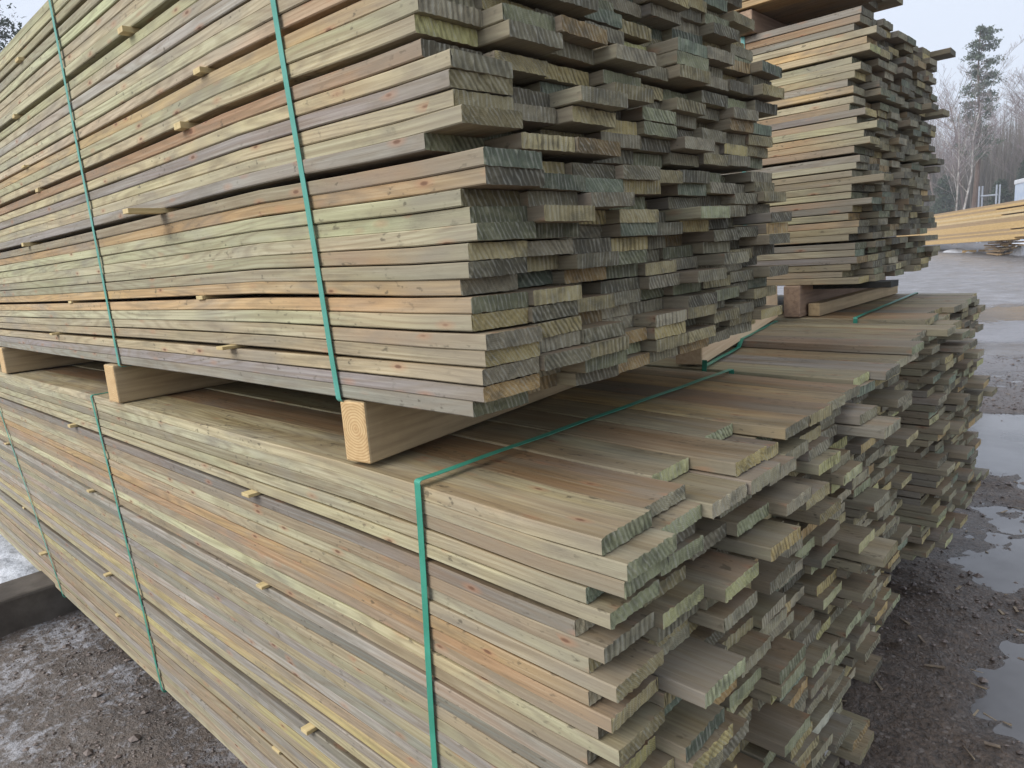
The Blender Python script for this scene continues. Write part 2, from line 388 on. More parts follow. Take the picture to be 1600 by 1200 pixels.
# ------------------------------------------------------------ packs
# upper front pack
AT_E=[-.011,.012,.017,.019,.024,.001,.002,-.016,.007,.007,.022,.011,0.,.043,.046,-.058,.014,-.003,-.002,.001,-.051,-.058,-.047,-.063,-.05,-.07,-.04,-.09,-.06,-.05,-.08,-.05,-.07,-.04,-.06,-.08,-.05,-.06]
AT_T='lltataopvagtgobkytaavrygopytlgtagytagv'
AT_T='llttagoovaaggoblgtltryyopgtlaygtagvtyga'
gapsA={3:.006,7:.007,15:.011,21:.011,24:.006,30:.010,35:.009}
ATx={(17,1):-.02,(18,2):.03,(16,1):-.09,(16,2):-.05,(20,1):-.03,(23,1):-.05,(19,2):-.05,(14,3):.02,(10,8):.012,(9,8):.005,(5,8):.01,(2,7):-.02,(1,2):.01,(4,1):.01,(12,8):.0,(13,4):-.10,(12,4):-.08,(11,5):.03,(24,1):-.01,(25,1):-.07,(22,1):-.01,(22,2):.0,(26,2):-.02,(24,4):-.06}
A_TOP,zA=pack('upper front pack of green and orange boards, running out of the top of the photo',0.,.905,0.,38,9,5.0,-.003,.020,gapsA,{3:.1,7:.25,15:.95,21:.8,24:.9,30:.8,35:.8},1,AT_E,AT_T,None,None,overall='gtyalbpvta',tilt=.013,edark=.84,
  xoff=lambda n,c:(-.05 if n>23 else 0)+(-.034*c/8 if n<20 else -.015-.02*c/8),ends=ATx,
  stick_levels={(3,0):(-.69,.028),(3,1):(-1.90,.02),(7,0):(-.80,.006),(7,1):(-1.70,.004),(15,0):(-.93,.075),(15,1):(-2.03,.02),(21,0):(-.76,.016),(24,1):(-1.9,.01),(30,0):(-.955,.02),(30,1):(-1.9,.01),(35,1):(-1.75,.012)})
strap(A_TOP,-.325,-.405,-.001,1.005,-.002,.94,mat=STRAPU)
strap(A_TOP,-1.362,-1.412,-.001,1.005,-.002,.94,mat=STRAPU)
strap(A_TOP,-3.3,-3.3,-.001,1.005,-.002,.94,mat=STRAPU)
# lower front pack
AB_E=[.190,.225,.217,.163,.199,.144,.186,.161,.202,.160,.192,.170,.20,.15,.185,.21,.17,.19,.16,.2]
AB_T='gavgtlvapoborgvlbtlgtlYlYbltYbltvlbtgt'
AB_T='tavgtkbaporbgblktvltklbYltklYbktbblvbat'
nl=38
AB_E=AB_E+[float(q) for q in np.random.default_rng(3).normal(.18,.025,nl-len(AB_E))]
gapsB={33:.008,24:.006,12:.006,6:.006}
tB={33:.75,24:.2,12:.3,6:.5}
ABx={}
def stag(n,c): return 0
A_BOT,zB=pack('lower front pack of weathered boards, its top lit and strapped, the nearest in the photo',0.,-.111,-1.0,nl,9,5.0,.175,.032,gapsB,tB,1,AB_E[:nl][::-1],AB_T[:nl][::-1],'yrgvtokob',[.190,.175,.118,.195,.085,.18,.182,.172,.166],overall='gttabklvbv',xoff=lambda n,c:-.003*c,edark=1.3,
  ends={(36,1):.20,(36,2):.215,(35,1):.19,(36,3):.22,(34,1):.20,(35,2):.16,(31,1):.20,(30,1):.19,(30,2):.20,(29,2):.23,(32,3):.25,(27,1):.26,(26,1):.20,(33,3):.20,(28,3):.16,(35,4):.2,(36,4):.17,(34,4):.13,(22,1):.24},
  stick_levels={(33,0):(-.685,.022),(33,1):(-1.89,.02),(24,0):(-.70,.014),(24,1):(-1.84,.014),(12,0):(-.58,.018),(12,1):(-1.82,.016),(6,2):(-2.69,.02)})
strap(A_BOT,-.19,-.140,-.001,1.005,-1.002,-.1108)
strap(A_BOT,-1.478,-1.657,-.001,1.005,-1.002,-.1108)
strap(A_BOT,-2.50,-3.10,-.001,1.005,-1.002,-.1108)
# middle lower pack (between the front and the rear stack)
B_BOT,zM=pack('middle lower pack of boards between the front stack and the rear stack',1.035,-.091,-.94,38,7,5.0,.118,.026,{33:.005,24:.005,12:.005},{},0,None,None,'ktokggt',[.14,.165,.165,.17,.135,.12,.175],overall='gtabklvov',pitch=.1175,edark=1.25,xoff=lambda n,c:.015-.021*c,skip={(37,0),(37,1),(37,2)},short={(37,3):.50},ends={(36,0):.14,(36,1):.175,(36,2):.16,(37,3):.17,(36,3):.16})
strap(B_BOT,-.30,-.225,1.034,1.862,-.967,-.0900,back=-.16,ztop=lambda y:-.0900 if y>1.385 else -.1123)
# rear stack
C_BOT,zC=pack('lower rear pack of greyed boards standing beside the puddles',1.907,-.082,-.915,36,9,5.0,.098,.030,{30:.005,21:.005,10:.005},{},0,None,None,'aokbtvtvg',[.08,.07,.03,.03,.07,.07,.06,.06,.04],overall='gtabklvvb',xoff=lambda n,c:-.006*c-.0006*(n-18)*(c/8),edark=1.15)
strap(C_BOT,-.18,-.13,1.906,2.907,-.917,-.0810,back=-.06)
C_TOP,zD=pack('upper rear pack of boards seen right of the front stack',1.907,.905,.037,37,9,5.0,-.125,.022,{6:.006,18:.008,26:.009,31:.006},{6:.9,18:.9,26:.9,31:.9},0,None,'tatlgkttogklgtbtglpygtakbgolyagtoakrlgt'[:37],None,None,overall='gtabklvo',xoff=lambda n,c:-.002*c,edark=.74)
strap(C_TOP,-.52,-.52,1.906,2.907,.035,.907,mat=STRAPL)
D_TOP,zE=pack('highest pack on the rear stack, only its lowest boards reach into the photo',1.86,1.45,.985,20,5,5.0,-.17,.03,{10:.006},{},0,None,None,None,None,overall='gtabo')
# bearers
fb=bearer(0,-.49,.5,-.106,-.003,.058,'squared timber bearer with ringed end grain under the upper front pack, nearest the camera',[FB,FBE]); fb.location=(-.3680,.486,0); fb.rotation_euler=(0,0,R(8))
bearer(-1.43,-.012,1.0,-.106,-.003,.075,'second bearer under the upper front pack, below its second strap',[FB,FBE])
bearer(-2.72,-.010,1.0,-.106,-.003,.075,'bearer under the upper front pack at the left edge of the photo',[FB,FBE])
bearer(-4.2,-.010,1.0,-.106,-.003,.075,'far bearer under the upper front pack, hidden at its left end',[FB,FBE])
pb=bearer(0,-.41,.41,-.112,.004,.075,'pale new timber beam lying on the middle lower pack beside the strap',[FP,FP],group=None); pb.location=(-.345,1.44,0); pb.rotation_euler=(R(2.5),0,R(9.5)); pb.location.z=.020
bearer(-.345,1.90,2.90,-.079,.034,.060,'reddish old bearer under the upper rear pack',[FD,FD])
bearer(-.285,1.95,2.90,-.079,-.034,.04,'low pale batten lying in front of the reddish bearer of the rear stack',[FB,FB],group=None,c=.002)
bearer(-2.6,1.90,2.90,-.079,.034,.075,'rear bearer deep under the upper rear pack',[FD,FD])
bearer(-.50,1.87,2.85,.910,.982,.06,'brown bearer on top of the upper rear pack under the highest pack',[FD,FD])
bearer(-3.2,1.87,2.85,.910,.982,.06,'far brown bearer on top of the upper rear pack',[FD,FD])
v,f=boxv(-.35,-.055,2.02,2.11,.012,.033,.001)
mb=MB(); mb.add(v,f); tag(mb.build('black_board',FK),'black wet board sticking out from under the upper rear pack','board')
# ------------------------------------------------------------ ground sleepers
CON=plain('wet_sleeper',(.055,.045,.036),.6,.4,(9,(.11,.095,.08)),.006)
def sleeper(x,y0,y1,wd,z0,z1,label):
    v,f=boxv(x-wd/2,x+wd/2,y0,y1,z0,z1,.012); mb=MB(); mb.add(v,f); o=mb.build('sleeper',CON); return tag(o,label,'sleeper','sleepers under the lower packs')
GZ=-1.15
sleeper(-2.74,-.62,3.1,.22,GZ-.05,-.984,'thick dark sleeper jutting out on the snow at the left under the front stack')
sleeper(-.80,.02,3.0,.20,GZ-.05,-.984,'dark sleeper under the near end of the front stack')
sleeper(-4.4,-.1,3.0,.22,GZ-.05,-.984,'sleeper under the far left end of the stacks, hidden in shade')
for i,(x,l) in enumerate(((-.80,'raised block'),(-2.74,'raised block'))):
    pass
# ------------------------------------------------------------ ground
def hnoise(x,y,sc_,seed):
    """smooth value noise"""
    r=np.random.default_rng(seed); Tt=r.random((64,64)); X=x*sc_+500.3; Y=y*sc_+500.7
    xi=np.floor(X).astype(int); yi=np.floor(Y).astype(int); fx=X-xi; fy=Y-yi; fx=fx*fx*(3-2*fx); fy=fy*fy*(3-2*fy)
    a=Tt[xi%64,yi%64]; b=Tt[(xi+1)%64,yi%64]; c=Tt[xi%64,(yi+1)%64]; d=Tt[(xi+1)%64,(yi+1)%64]
    return a*(1-fx)*(1-fy)+b*fx*(1-fy)+c*(1-fx)*fy+d*fx*fy
BAS=[(.15,4.15,.75,.55,.030),(.62,4.9,.9,.9,.028),(.20,2.55,.17,.22,.022),(.52,1.72,.20,.26,.022),(.85,1.45,.2,.3,.02),(.42,2.75,.18,.18,.014),(.9,3.2,.5,.6,.02),(-.15,8.6,1.6,.7,.022),(1.6,7.2,1.2,1.2,.025),(-1.2,12,2.2,1.4,.02)]
def hgt(x,y):
    r=np.hypot(x-.6,y-2.5)
    amp=np.clip(1.15-r/16,.12,1)
    h=.034*(hnoise(x,y,1.3,1)-.45)+.022*(hnoise(x,y,4.1,2)-.5)+.014*(hnoise(x,y,11,3)-.5)+.011*(hnoise(x,y,27,4)-.5)
    h=h*amp+.008
    for cx,cy,rx,ry,d in BAS:
        q=((x-cx)/rx)**2+((y-cy)/ry)**2
        h=h-d*np.exp(-q*1.2)*1.15
    h=h-.012*smooth((y-3.5)/2)*(x>-1.2)*smooth((9-y)/3)
    return h
def grid(x0,x1,y0,y1,st,fn,keep=None):
    xs=np.arange(x0,x1+st/2,st); ys=np.arange(y0,y1+st/2,st); X,Y=np.meshgrid(xs,ys,indexing='ij'); Z=fn(X,Y)
    v=np.c_[X.ravel(),Y.ravel(),Z.ravel()]; ny=len(ys)
    i,j=np.meshgrid(np.arange(len(xs)-1),np.arange(ny-1),indexing='ij'); a=(i*ny+j).ravel()
    f=np.c_[a,a+ny,a+ny+1,a+1]
    if keep is not None:
        k=keep[f].any(1) if keep.ndim==1 else None; f=f[k]
    return v,f
def fastmesh(name,v,f,mat,smooth_=True):
    me=bpy.data.meshes.new(name); me.from_pydata(v.tolist(),[],f.tolist()); me.materials.append(mat)
    if smooth_: me.polygons.foreach_set('use_smooth',[True]*len(me.polygons))
    me.update(); return link(name,me)
m,nt,P=newmat('wet_gravel_ground'); g=G(nt); GZ=-1.15
pos=g.n('ShaderNodeNewGeometry').outputs['Position']; s=g.n('ShaderNodeSeparateXYZ'); g.set(s.inputs[0],pos)
n1=g.noise(pos,2.2,5.,.6); n2=g.noise(pos,60.,4.,.7); n3=g.noise(pos,.35,4.,.6); vo=g.n('ShaderNodeTexVoronoi'); g.set(vo.inputs['Vector'],pos); vo.inputs['Scale'].default_value=62; n4=g.noise(pos,17.,5.,.65)
c=g.mix(g.mr(n2,.35,.65),(.036,.025,.017),(.13,.09,.062))
vc=g.n('ShaderNodeSeparateColor'); g.set(vc.inputs[0],vo.outputs['Color'])
c=g.mix(g.math('MULTIPLY',g.math('MULTIPLY',g.math('GREATER_THAN',vc.outputs[0],.84),g.math('LESS_THAN',vo.outputs['Distance'],.42)),.7),c,(.20,.165,.14))
c=g.mix(g.math('MULTIPLY',g.mr(n4,.5,.65),.5),c,(.045,.034,.027))
far=g.mr(s.outputs[1],4.5,9.)           # the packed asphalt yard further out
ca=g.mix(g.mr(g.noise(pos,1.1,6.,.65),.35,.65),(.18,.178,.19),(.27,.265,.28))
c=g.mix(far,c,ca)
# icy crumbs and thin snow on the left side
lm=g.mr(g.math('ADD',s.outputs[0],g.math('MULTIPLY',n1,1.2)),-.35,-.85)
cr=g.noise(g.vm('MULTIPLY',pos,(1.,1.,1.)),34.,5.,.75); big=g.noise(pos,3.2,4.,.6)
sp=g.math('MULTIPLY',g.mr(g.math('ADD',cr,g.math('MULTIPLY',g.math('SUBTRACT',big,.5),.7)),.50,.66),lm)
c=g.mix(g.math('MULTIPLY',lm,.5),c,(.15,.135,.125))
c=g.mix(g.math('MULTIPLY',sp,.62),c,(.42,.43,.47))
shore=g.mr(s.outputs[2],GZ+.004,GZ-.0075)     # ground soaked by the puddles, a few millimetres above their level
c=g.mix(g.math('MULTIPLY',shore,.5),c,(.05,.045,.042))
g.set(P.inputs['Base Color'],c)
rough=g.mr(n1,.35,.65,.34,.62); rough=g.math('ADD',rough,g.math('MULTIPLY',far,-.05)); g.set(P.inputs['Roughness'],g.math('SUBTRACT',rough,g.math('MULTIPLY',shore,.22)))
P.inputs['Specular IOR Level'].default_value=.5
h=g.math('ADD',n2,g.math('MULTIPLY',n4,1.6))
g.set(P.inputs['Normal'],g.bump(h,.010,.8))
GROUND=m
zg=lambda X,Y: GZ+hgt(X,Y)
X0,X1,Y0,Y1=-6.,3.,-1.8,12.
v,f=grid(X0,X1,Y0,Y1,.03,zg)
# the same sheet carries on to the horizon
xs=np.array([-600,-200,-80,-40,-20,-10,X0]); 
me_v=v; 
def skirt():
    V=[];F=[]
    nx=int(round((X1-X0)/.03))+1; ny=int(round((Y1-Y0)/.03))+1
    idx=lambda i,j:i*ny+j
    edge=[idx(i,0) for i in range(nx)]+[idx(nx-1,j) for j in range(1,ny)]+[idx(i,ny-1) for i in range(nx-2,-1,-1)]+[idx(0,j) for j in range(ny-2,0,-1)]
    base=v[edge]; c0=np.array([(X0+X1)/2,(Y0+Y1)/2]); n=len(edge); prev=edge; cnt=len(v); out=[]
    for k,s_ in enumerate((1.3,2,4,10,30,90)):
        q=base.copy(); q[:,:2]=c0+(base[:,:2]-c0)*s_; q[:,2]=GZ+hgt(q[:,0],q[:,1])*(1 if s_<1.5 else .4)+(0 if s_<5 else 0)
        cur=list(range(cnt,cnt+n)); cnt+=n; out.append(q)
        for a in range(n):
            b=(a+1)%n; F.append((prev[a],cur[a],cur[b],prev[b]))
        prev=cur
    return np.concatenate(out),np.array(F)
sv,sf=skirt()
gnd=fastmesh('ground',np.concatenate([v,sv]),np.concatenate([f,sf]),GROUND); tag(gnd,kind='structure')
# standing water fills the hollows of that sheet
m,nt,P=newmat('puddle_water'); g=G(nt)
pos=g.n('ShaderNodeNewGeometry').outputs['Position']
c=g.mix(g.mr(g.noise(pos,2.,4.,.6),.4,.62),(.11,.105,.105),(.17,.165,.165)); g.set(P.inputs['Base Color'],c)
P.inputs['Roughness'].default_value=.14; P.inputs['IOR'].default_value=1.5; P.inputs['Specular IOR Level'].default_value=.5
g.set(P.inputs['Normal'],g.bump(g.noise(pos,7.,2.,.5),.004,.5))
WZ=-.0075
vw=np.array([(-1.6,-.5,GZ+WZ),(4,-.5,GZ+WZ),(4,14,GZ+WZ),(-1.6,14,GZ+WZ)]); wo=fastmesh('puddle_water',vw,np.array([(0,1,2,3)]),m); tag(wo,kind='structure')
# loose stones
ST=plain('gravel_stone',(.07,.052,.044),.45,.5,(30,(.19,.15,.13)),0)
r=np.random.default_rng(11); SV=[];SF=[]; ico=np.array([(0,0,1),(.9,0,.2),(.28,.85,.25),(-.72,.53,.2),(-.72,-.53,.25),(.28,-.85,.2),(0,0,-.6)])
ifc=[(0,1,2),(0,2,3),(0,3,4),(0,4,5),(0,5,1),(6,2,1),(6,3,2),(6,4,3),(6,5,4),(6,1,5)]
N=34000
sx_=r.uniform(-.7,1.5,N); sy_=.6+7.4*r.random(N)**1.5; sz_=np.clip(r.lognormal(-5.6,.6,N),.0018,.026)
sx_=np.r_[sx_,r.uniform(-3.6,-.75,9000)]; sy_=np.r_[sy_,r.uniform(-.85,.2,9000)]; sz_=np.r_[sz_,np.clip(r.lognormal(-5.7,.55,9000),.002,.02)]; N=len(sx_)
keep=(hnoise(sx_,sy_,2.3,9)+r.random(N)*.5)>.62
for x,y,q in zip(sx_[keep],sy_[keep],sz_[keep]):
    a=r.uniform(0,6.28); ca_,sa_=math.cos(a),math.sin(a); k=ico*(q*r.uniform(.8,1.3,3)*np.array([1,1,.6]))*r.uniform(.8,1.15,(7,1))
    k=np.c_[k[:,0]*ca_-k[:,1]*sa_+x,k[:,0]*sa_+k[:,1]*ca_+y,k[:,2]+GZ+float(hgt(np.array([x]),np.array([y]))[0])+q*.15]
    b=len(SV)*7; SV.append(k); SF+=[(p+b,q_+b,w_+b) for p,q_,w_ in ifc]
st=fastmesh('gravel',np.concatenate(SV),np.array(SF),ST,False); tag(st,kind='stuff')
# pale chips and splinters on the mud
def chips():
    r=np.random.default_rng(5); V=[];F=[]
    for i in range(420):
        x,y=r.uniform(-.6,1.5),.8+6*r.random()**1.4; z=GZ+float(hgt(np.array([x]),np.array([y]))[0])+.003; a=r.uniform(0,3.14); l=r.uniform(.004,.03); w_=r.uniform(.0015,.005); t=r.normal(0,.25)
        c_,s_=math.cos(a),math.sin(a); b=len(V)
        for dx,dy in ((-l,-w_),(l,-w_),(l,w_),(-l,w_)):
            V.append((x+dx*c_-dy*s_,y+dx*s_+dy*c_,z+dx*t*.3+.002))
        for dx,dy in ((-l,-w_),(l,-w_),(l,w_),(-l,w_)):
            V.append((x+dx*c_-dy*s_,y+dx*s_+dy*c_,z+dx*t*.3-.001))
        F+=[(b,b+1,b+2,b+3),(b+7,b+6,b+5,b+4),(b,b+4,b+5,b+1),(b+1,b+5,b+6,b+2),(b+2,b+6,b+7,b+3),(b+3,b+7,b+4,b)]
    o=fastmesh('wood_chips',np.array(V),np.array(F),plain('chip_wood',(.34,.27,.18),.7,.4,(20,(.16,.12,.09)))); o.data.polygons.foreach_set('use_smooth',[False]*len(F)); tag(o,kind='stuff')
chips()
# snow
m,nt,P=newmat('old_snow'); g=G(nt); pos=g.n('ShaderNodeNewGeometry').outputs['Position']
c=g.mix(g.mr(g.noise(pos,28.,5.,.7),.4,.65),(.74,.77,.83),(.42,.44,.48)); g.set(P.inputs['Base Color'],c); P.inputs['Roughness'].default_value=.7
g.set(P.inputs['Normal'],g.bump(g.noise(pos,50.,5.,.7),.01,.8)); SNOW=m
def snowh(X,Y):
    h=np.full_like(X,-.03)
    for cx,cy,rx,ry,a in ((-3.6,-.15,.75,.45,.06),(-5.0,.0,1.6,.9,.09),(-2.75,-.75,.5,.28,.055),(-1.03,-.12,.22,.10,.045),(-3.3,-.8,.5,.4,.05),(-1.5,-.72,.3,.2,.04),(-6,-1,1.5,1.5,.1)):
        q=((X-cx)/rx)**2+((Y-cy)/ry)**2; h=np.maximum(h,a*(1.0-q)*.8)
    return h+.035*(hnoise(X,Y,7,21)-.5)+.02*(hnoise(X,Y,19,22)-.5)+.012*(hnoise(X,Y,40,23)-.5)-.004
v,f=grid(-8,-.6,-2,1.6,.03,lambda X,Y: GZ+.0+np.maximum(snowh(X,Y),-.05)+hgt(X,Y)*.5)
hh=snowh(v[:,0],v[:,1]); kk=hh>-.02
f=f[kk[f].any(1)]
sn=fastmesh('snow',v,f,SNOW); tag(sn,kind='structure')
# ------------------------------------------------------------ background: yellow timber, rack, wrapped packs
YW=[fresh_wood('yellow_sawn_timber_%s'%n,a,b) for n,a,b in (('light',(.64,.44,.18),(.46,.29,.11)),('deep',(.44,.30,.15),(.32,.21,.11)),('pale',(.70,.52,.26),(.50,.37,.20)))]
def plank(name,a,b,wd,th,mat,parent=None,tw=0.):
    """straight plank from a to b (centres of its ends)"""
    a=Vector(a); b=Vector(b); d=(b-a); L=d.length; d.normalize(); s=d.cross(Vector((0,0,1))).normalized(); u=s.cross(d)
    if tw: s,u=s*math.cos(tw)+u*math.sin(tw),u*math.cos(tw)-s*math.sin(tw)
    v,f=boxv(-wd/2,wd/2,0,L,-th/2,th/2,.003); V=[tuple(a+s*q[0]+d*q[1]+u*q[2]) for q in v]
    mb=MB(); mb.add(V,f,0,(.5,.4,.2),np.array(v)+random.random()*5); return mb.build(name,mat,parent)
pl=ray(1405,350,58); pr=ray(1665,350,26.5); ax=(pr-pl); ax[2]=0; axn=ax/np.linalg.norm(ax); sd_=np.array([-axn[1],axn[0],0])
if sd_@(pl-CAM)<0: sd_=-sd_
root=empty('timber_stack',(pl[0],pl[1],GZ),'long stack of fresh yellow timber rising to the right at the back of the yard','timber stack')
NL=17
for i in range(NL):
    for c in range(4):
        t0=0; t1=random.uniform(.80,1.0) if i<NL-3 else random.uniform(.72,.98)
        def P(t): 
            zb=.06+.78*max(0,(t-.18))/.82; zt=1.92+.10*t; z=zb+(zt-zb)*(i+.5)/NL
            q=pl+ax*t+sd_*(c*.32); return (q[0],q[1],GZ+z)
        n=plank('plank',P(t0),P(t1),.30,(2.05-.9*(i<0))/NL*.80 if t1<2 else .1,YW[random.choice((0,0,1,2))],root)
rk=ray(1560,368,36)
r2=empty('offcut_pile',(rk[0],rk[1],GZ),'small ragged pile of yellow boards in front of the long yellow stack','timber pile')
for i in range(46):
    lay=i//5; c=i%5; p0=np.array([rk[0],rk[1],0])+axn*random.uniform(-.9,-.2)+sd_*(c*.16-.4)*-1; p1=p0+axn*random.uniform(1.4,2.3)+sd_*random.uniform(-.12,.12)
    z=GZ+.06+lay*.105; plank('board',(p0[0],p0[1],z+random.uniform(-.01,.01)),(p1[0],p1[1],z+random.uniform(-.01,.05)),.15,.06,YW[random.choice((0,1,1,2))],r2)
for k,(a,b,l) in enumerate((((1504,383),(1526,384),'yellow plank lying on the wet yard left of the ragged pile'),((1529,383),(1545,385),'short yellow plank lying on the wet yard before the ragged pile'),((1553,381),(1577,383),'yellow plank lying on the wet yard at the right of the ragged pile'))):
    A=ray(*a,z=GZ+.07); B=ray(*b,z=GZ+.07); d=min(40,np.hypot(*(A-CAM)[:2])); A=ray(*a,d); B=ray(*b,d); A[2]=B[2]=GZ+.07
    tag(plank('plank',A,B,.2,.10,YW[k]),l,'plank','planks lying on the yard')
# snow strips in front of the stack
def mound(name,c,lx,ly,h,mat,seed,kind=None,label=None,cat=None):
    r=np.random.default_rng(seed); V=[];F=[]; nu,nv=28,7
    for j in range(nv+1):
        rr=1-(j/nv)
        for i in range(nu):
            a=2*math.pi*i/nu; k=rr*(1+.22*math.sin(a*3+seed)+.12*math.sin(a*7+seed*2))
            V.append(tuple(np.array(c)+axn*(math.cos(a)*lx*k)+sd_*(math.sin(a)*ly*k)+np.array([0,0,-.05+h*(1-rr**2)+r.normal(0,h*.05)])))
    for j in range(nv):
        for i in range(nu): F.append((j*nu+i,j*nu+(i+1)%nu,(j+1)*nu+(i+1)%nu,(j+1)*nu+i))
    o=fastmesh(name,np.array(V),np.array(F),mat); return tag(o,label,cat,kind=kind)
for k,(px,d,lx,ly,h) in enumerate(((1498,42,2.6,.45,.22),(1462,50,2.6,.4,.16),(1600,35,1.2,.6,.40),(1640,36,2.2,.8,.5),(1585,46,2,.8,.4))):
    q=ray(px,350,d); mound('snow',(q[0],q[1],GZ),lx,ly,h,SNOW,k+1,kind='structure')
# steel rack
STL=plain('galvanised_steel',(.42,.45,.50),.5,.5,(6,(.32,.35,.40)))
ra=ray(1531,330,58); rb=ray(1558,330,58)
r3=empty('steel_rack',((ra[0]+rb[0])/2,(ra[1]+rb[1])/2,GZ),'pale steel rack with two uprights and a cross rail behind the yellow stack','rack')
for q in (ra,rb):
    for o_ in (-.11,.11):
        v,f=tube([(q[0]+o_*.7,q[1]+o_*.7,GZ),(q[0]+o_*.7,q[1]+o_*.7,GZ+3.75)],.055,6); mb=MB(); mb.add(v,f); mb.build('upright',STL,r3)
for z in (3.1,2.2,1.0):
    v,f=tube([(ra[0],ra[1],GZ+z),(rb[0],rb[1],GZ+z)],.06,6); mb=MB(); mb.add(v,f); mb.build('rail',STL,r3)
# wrapped packs behind
WR=plain('white_blue_wrap',(.55,.62,.72),.35,.5,(3,(.40,.50,.66))); WRW=plain('white_wrap',(.72,.74,.78),.35,.5,(3,(.60,.63,.68)))
for k,(px,d,z0,z1,l) in enumerate(((1589,47,0,1.85,'pale wrapped timber pack, lower one behind the yellow stack at the right edge'),(1589,47,1.95,3.45,'white and blue wrapped timber pack on top of another behind the yellow stack'))):
    q=ray(px,350,d); rr=empty('wrapped_pack',(q[0],q[1],GZ+z0),l,'wrapped pack','wrapped packs behind the yellow stack')
    def bx(x0,x1,y0,y1,a,b,c):
        v,f=boxv(x0,x1,y0,y1,a,b,c); return [tuple(np.array([q[0],q[1],GZ])+axn*p[0]+sd_*p[1]+np.array([0,0,p[2]])) for p in v],f
    mb=MB(); mb.add(*bx(-.75,1.6,0,1.1,z0+.08,z1,.04)); mb.build('wrap',WR,rr)
    mb=MB(); mb.add(*bx(-.79,1.64,-.04,1.14,z1-.22,z1+.02,.04)); mb.build('top_sheet',WRW,rr)
    for s_ in (-.4,.9):
        mb=MB(); mb.add(*bx(s_,s_+.1,-.0,1.1,z0-.02,z0+.08,.01)); mb.build('skid',FD,rr)
# ------------------------------------------------------------ trees
BARK=plain('bare_tree_bark',(.15,.115,.10),.9,.2,(3,(.22,.18,.165))); BIR=plain('birch_bark',(.52,.50,.47),.8,.2,(4,(.22,.19,.17)))
TWIG=plain('purple_brown_twigs',(.22,.18,.18),.9,.2,(2,(.27,.23,.23))); NEED=plain('pine_needles',(.075,.10,.075),.8,.2,(1.3,(.10,.13,.085)))  # pine green lightened and dulled: distance haze put into the needle colour
PBARK=plain('pine_bark',(.16,.12,.10),.9,.2,(3,(.12,.08,.06))); DNEED=plain('spruce_needles',(.035,.055,.035),.8,.2,(1.3,(.06,.085,.05)))
def grow(mbw,mbt,p,d,L,r,dep,rn):
    """bare branching tree"""
    n=4; pts=[p]; rad=[r]; q=p.copy(); dd=d.copy()
    for i in range(n):
        dd=(dd+Vector((rn.normal(0,.10),rn.normal(0,.10),rn.normal(0,.05)+.05*(dep>0)))).normalized(); q=q+dd*L/n; pts.append(q.copy()); rad.append(max(.006,r*(1-.6*(i+1)/n)))
    v,f=tube(pts,rad,5 if dep==0 else 3,False); (mbw if dep<2 else mbt).add(v,f)
    if dep>=3: return
    k={0:16,1:8,2:8}[dep]
    for i in range(k):
        t=rn.uniform(.32 if dep==0 else .2,1.0); j=min(n-1,int(t*n)); pp=pts[j].lerp(pts[j+1],t*n-j)
        side=Vector((rn.normal(),rn.normal(),0)).normalized(); base=(pts[j+1]-pts[j]).normalized()
        nd=(base*.75+side*.75+Vector((0,0,.15))).normalized(); grow(mbw,mbt,pp,nd,L*rn.uniform(.30,.48)*(1.15-.35*t),rad[j]*.36,dep+1,rn)
def bare_tree(name,loc,h,r,label,cat,group,bark,seed):
    rn=np.random.default_rng(seed); a=MB(); b=MB(); grow(a,b,Vector((0,0,0)),Vector((rn.normal(0,.03),rn.normal(0,.03),1)),h*.92,r,0,rn)
    root=empty(name,(0,0,0),label,cat,group); a.build('trunk',bark,root); b.build('crown',TWIG,root); root.location=loc
    for c in root.children: c.matrix_parent_inverse=Matrix()
    return root
def clone(src,loc,rz,s,label):
    r=src.copy(); col.objects.link(r); r.location=loc; r.rotation_euler=(0,0,rz); r.scale=(s,s,s*1.0); r['label']=label
    for ch in src.children:
        c=ch.copy(); col.objects.link(c); c.parent=r; c.matrix_parent_inverse=Matrix()
    return r
def conifer(name,loc,h,label,mat,seed,spruce=False,r0=.22,bare=.45,wmax=2.1,cards=42):
    rn=np.random.default_rng(seed); tr=MB(); cr=MB(); root=empty(name,loc,label,'pine tree' if not spruce else 'spruce tree')
    L=Vector(loc); pts=[L+Vector((.15*math.sin(i*.7+seed),.15*math.cos(i*.9),h*i/10)) for i in range(11)]
    v,f=tube(pts,[r0*(1-.9*i/10) for i in range(11)],8); tr.add(v,f)
    nb=92 if not spruce else 280
    for i in range(nb):
        t=bare+(1-bare)*(i/nb)**(.9); z=h*t
        wr=wmax*((1-t)/(1-bare))**(.36 if not spruce else .9)*(rn.uniform(.45,1.15)) +.18
        a=rn.uniform(0,6.28); p=L+Vector((0,0,z)); dr=Vector((math.cos(a),math.sin(a),rn.uniform(-.1,.35) if not spruce else rn.uniform(-.45,-.1)))
        e=p+dr*wr; bp=[p,p.lerp(e,.5)+Vector((0,0,.08)),e]; v,f=tube(bp,[.035,.02,.01],3,False); tr.add(v,f)
        for q in range(3):
            cc=p.lerp(e,(.55,.8,1.)[q])+Vector(rn.normal(0,.10,3)); R_=wr*.27+.15
            for k in range(cards):
                o_=rn.normal(0,1,3); o_/=np.linalg.norm(o_); o_=o_*rn.uniform(.2,1)*R_; o_[2]*=.42
                c0=np.array(cc)+o_; d1=rn.normal(0,1,3); d1/=np.linalg.norm(d1); d1*=.13; d2=rn.normal(0,.035,3)
                cr.add([c0,c0+d1+d2,c0+d1-d2],[(0,1,2)])
    tr.build('trunk',PBARK,root); cr.build('crown',mat,root); return root
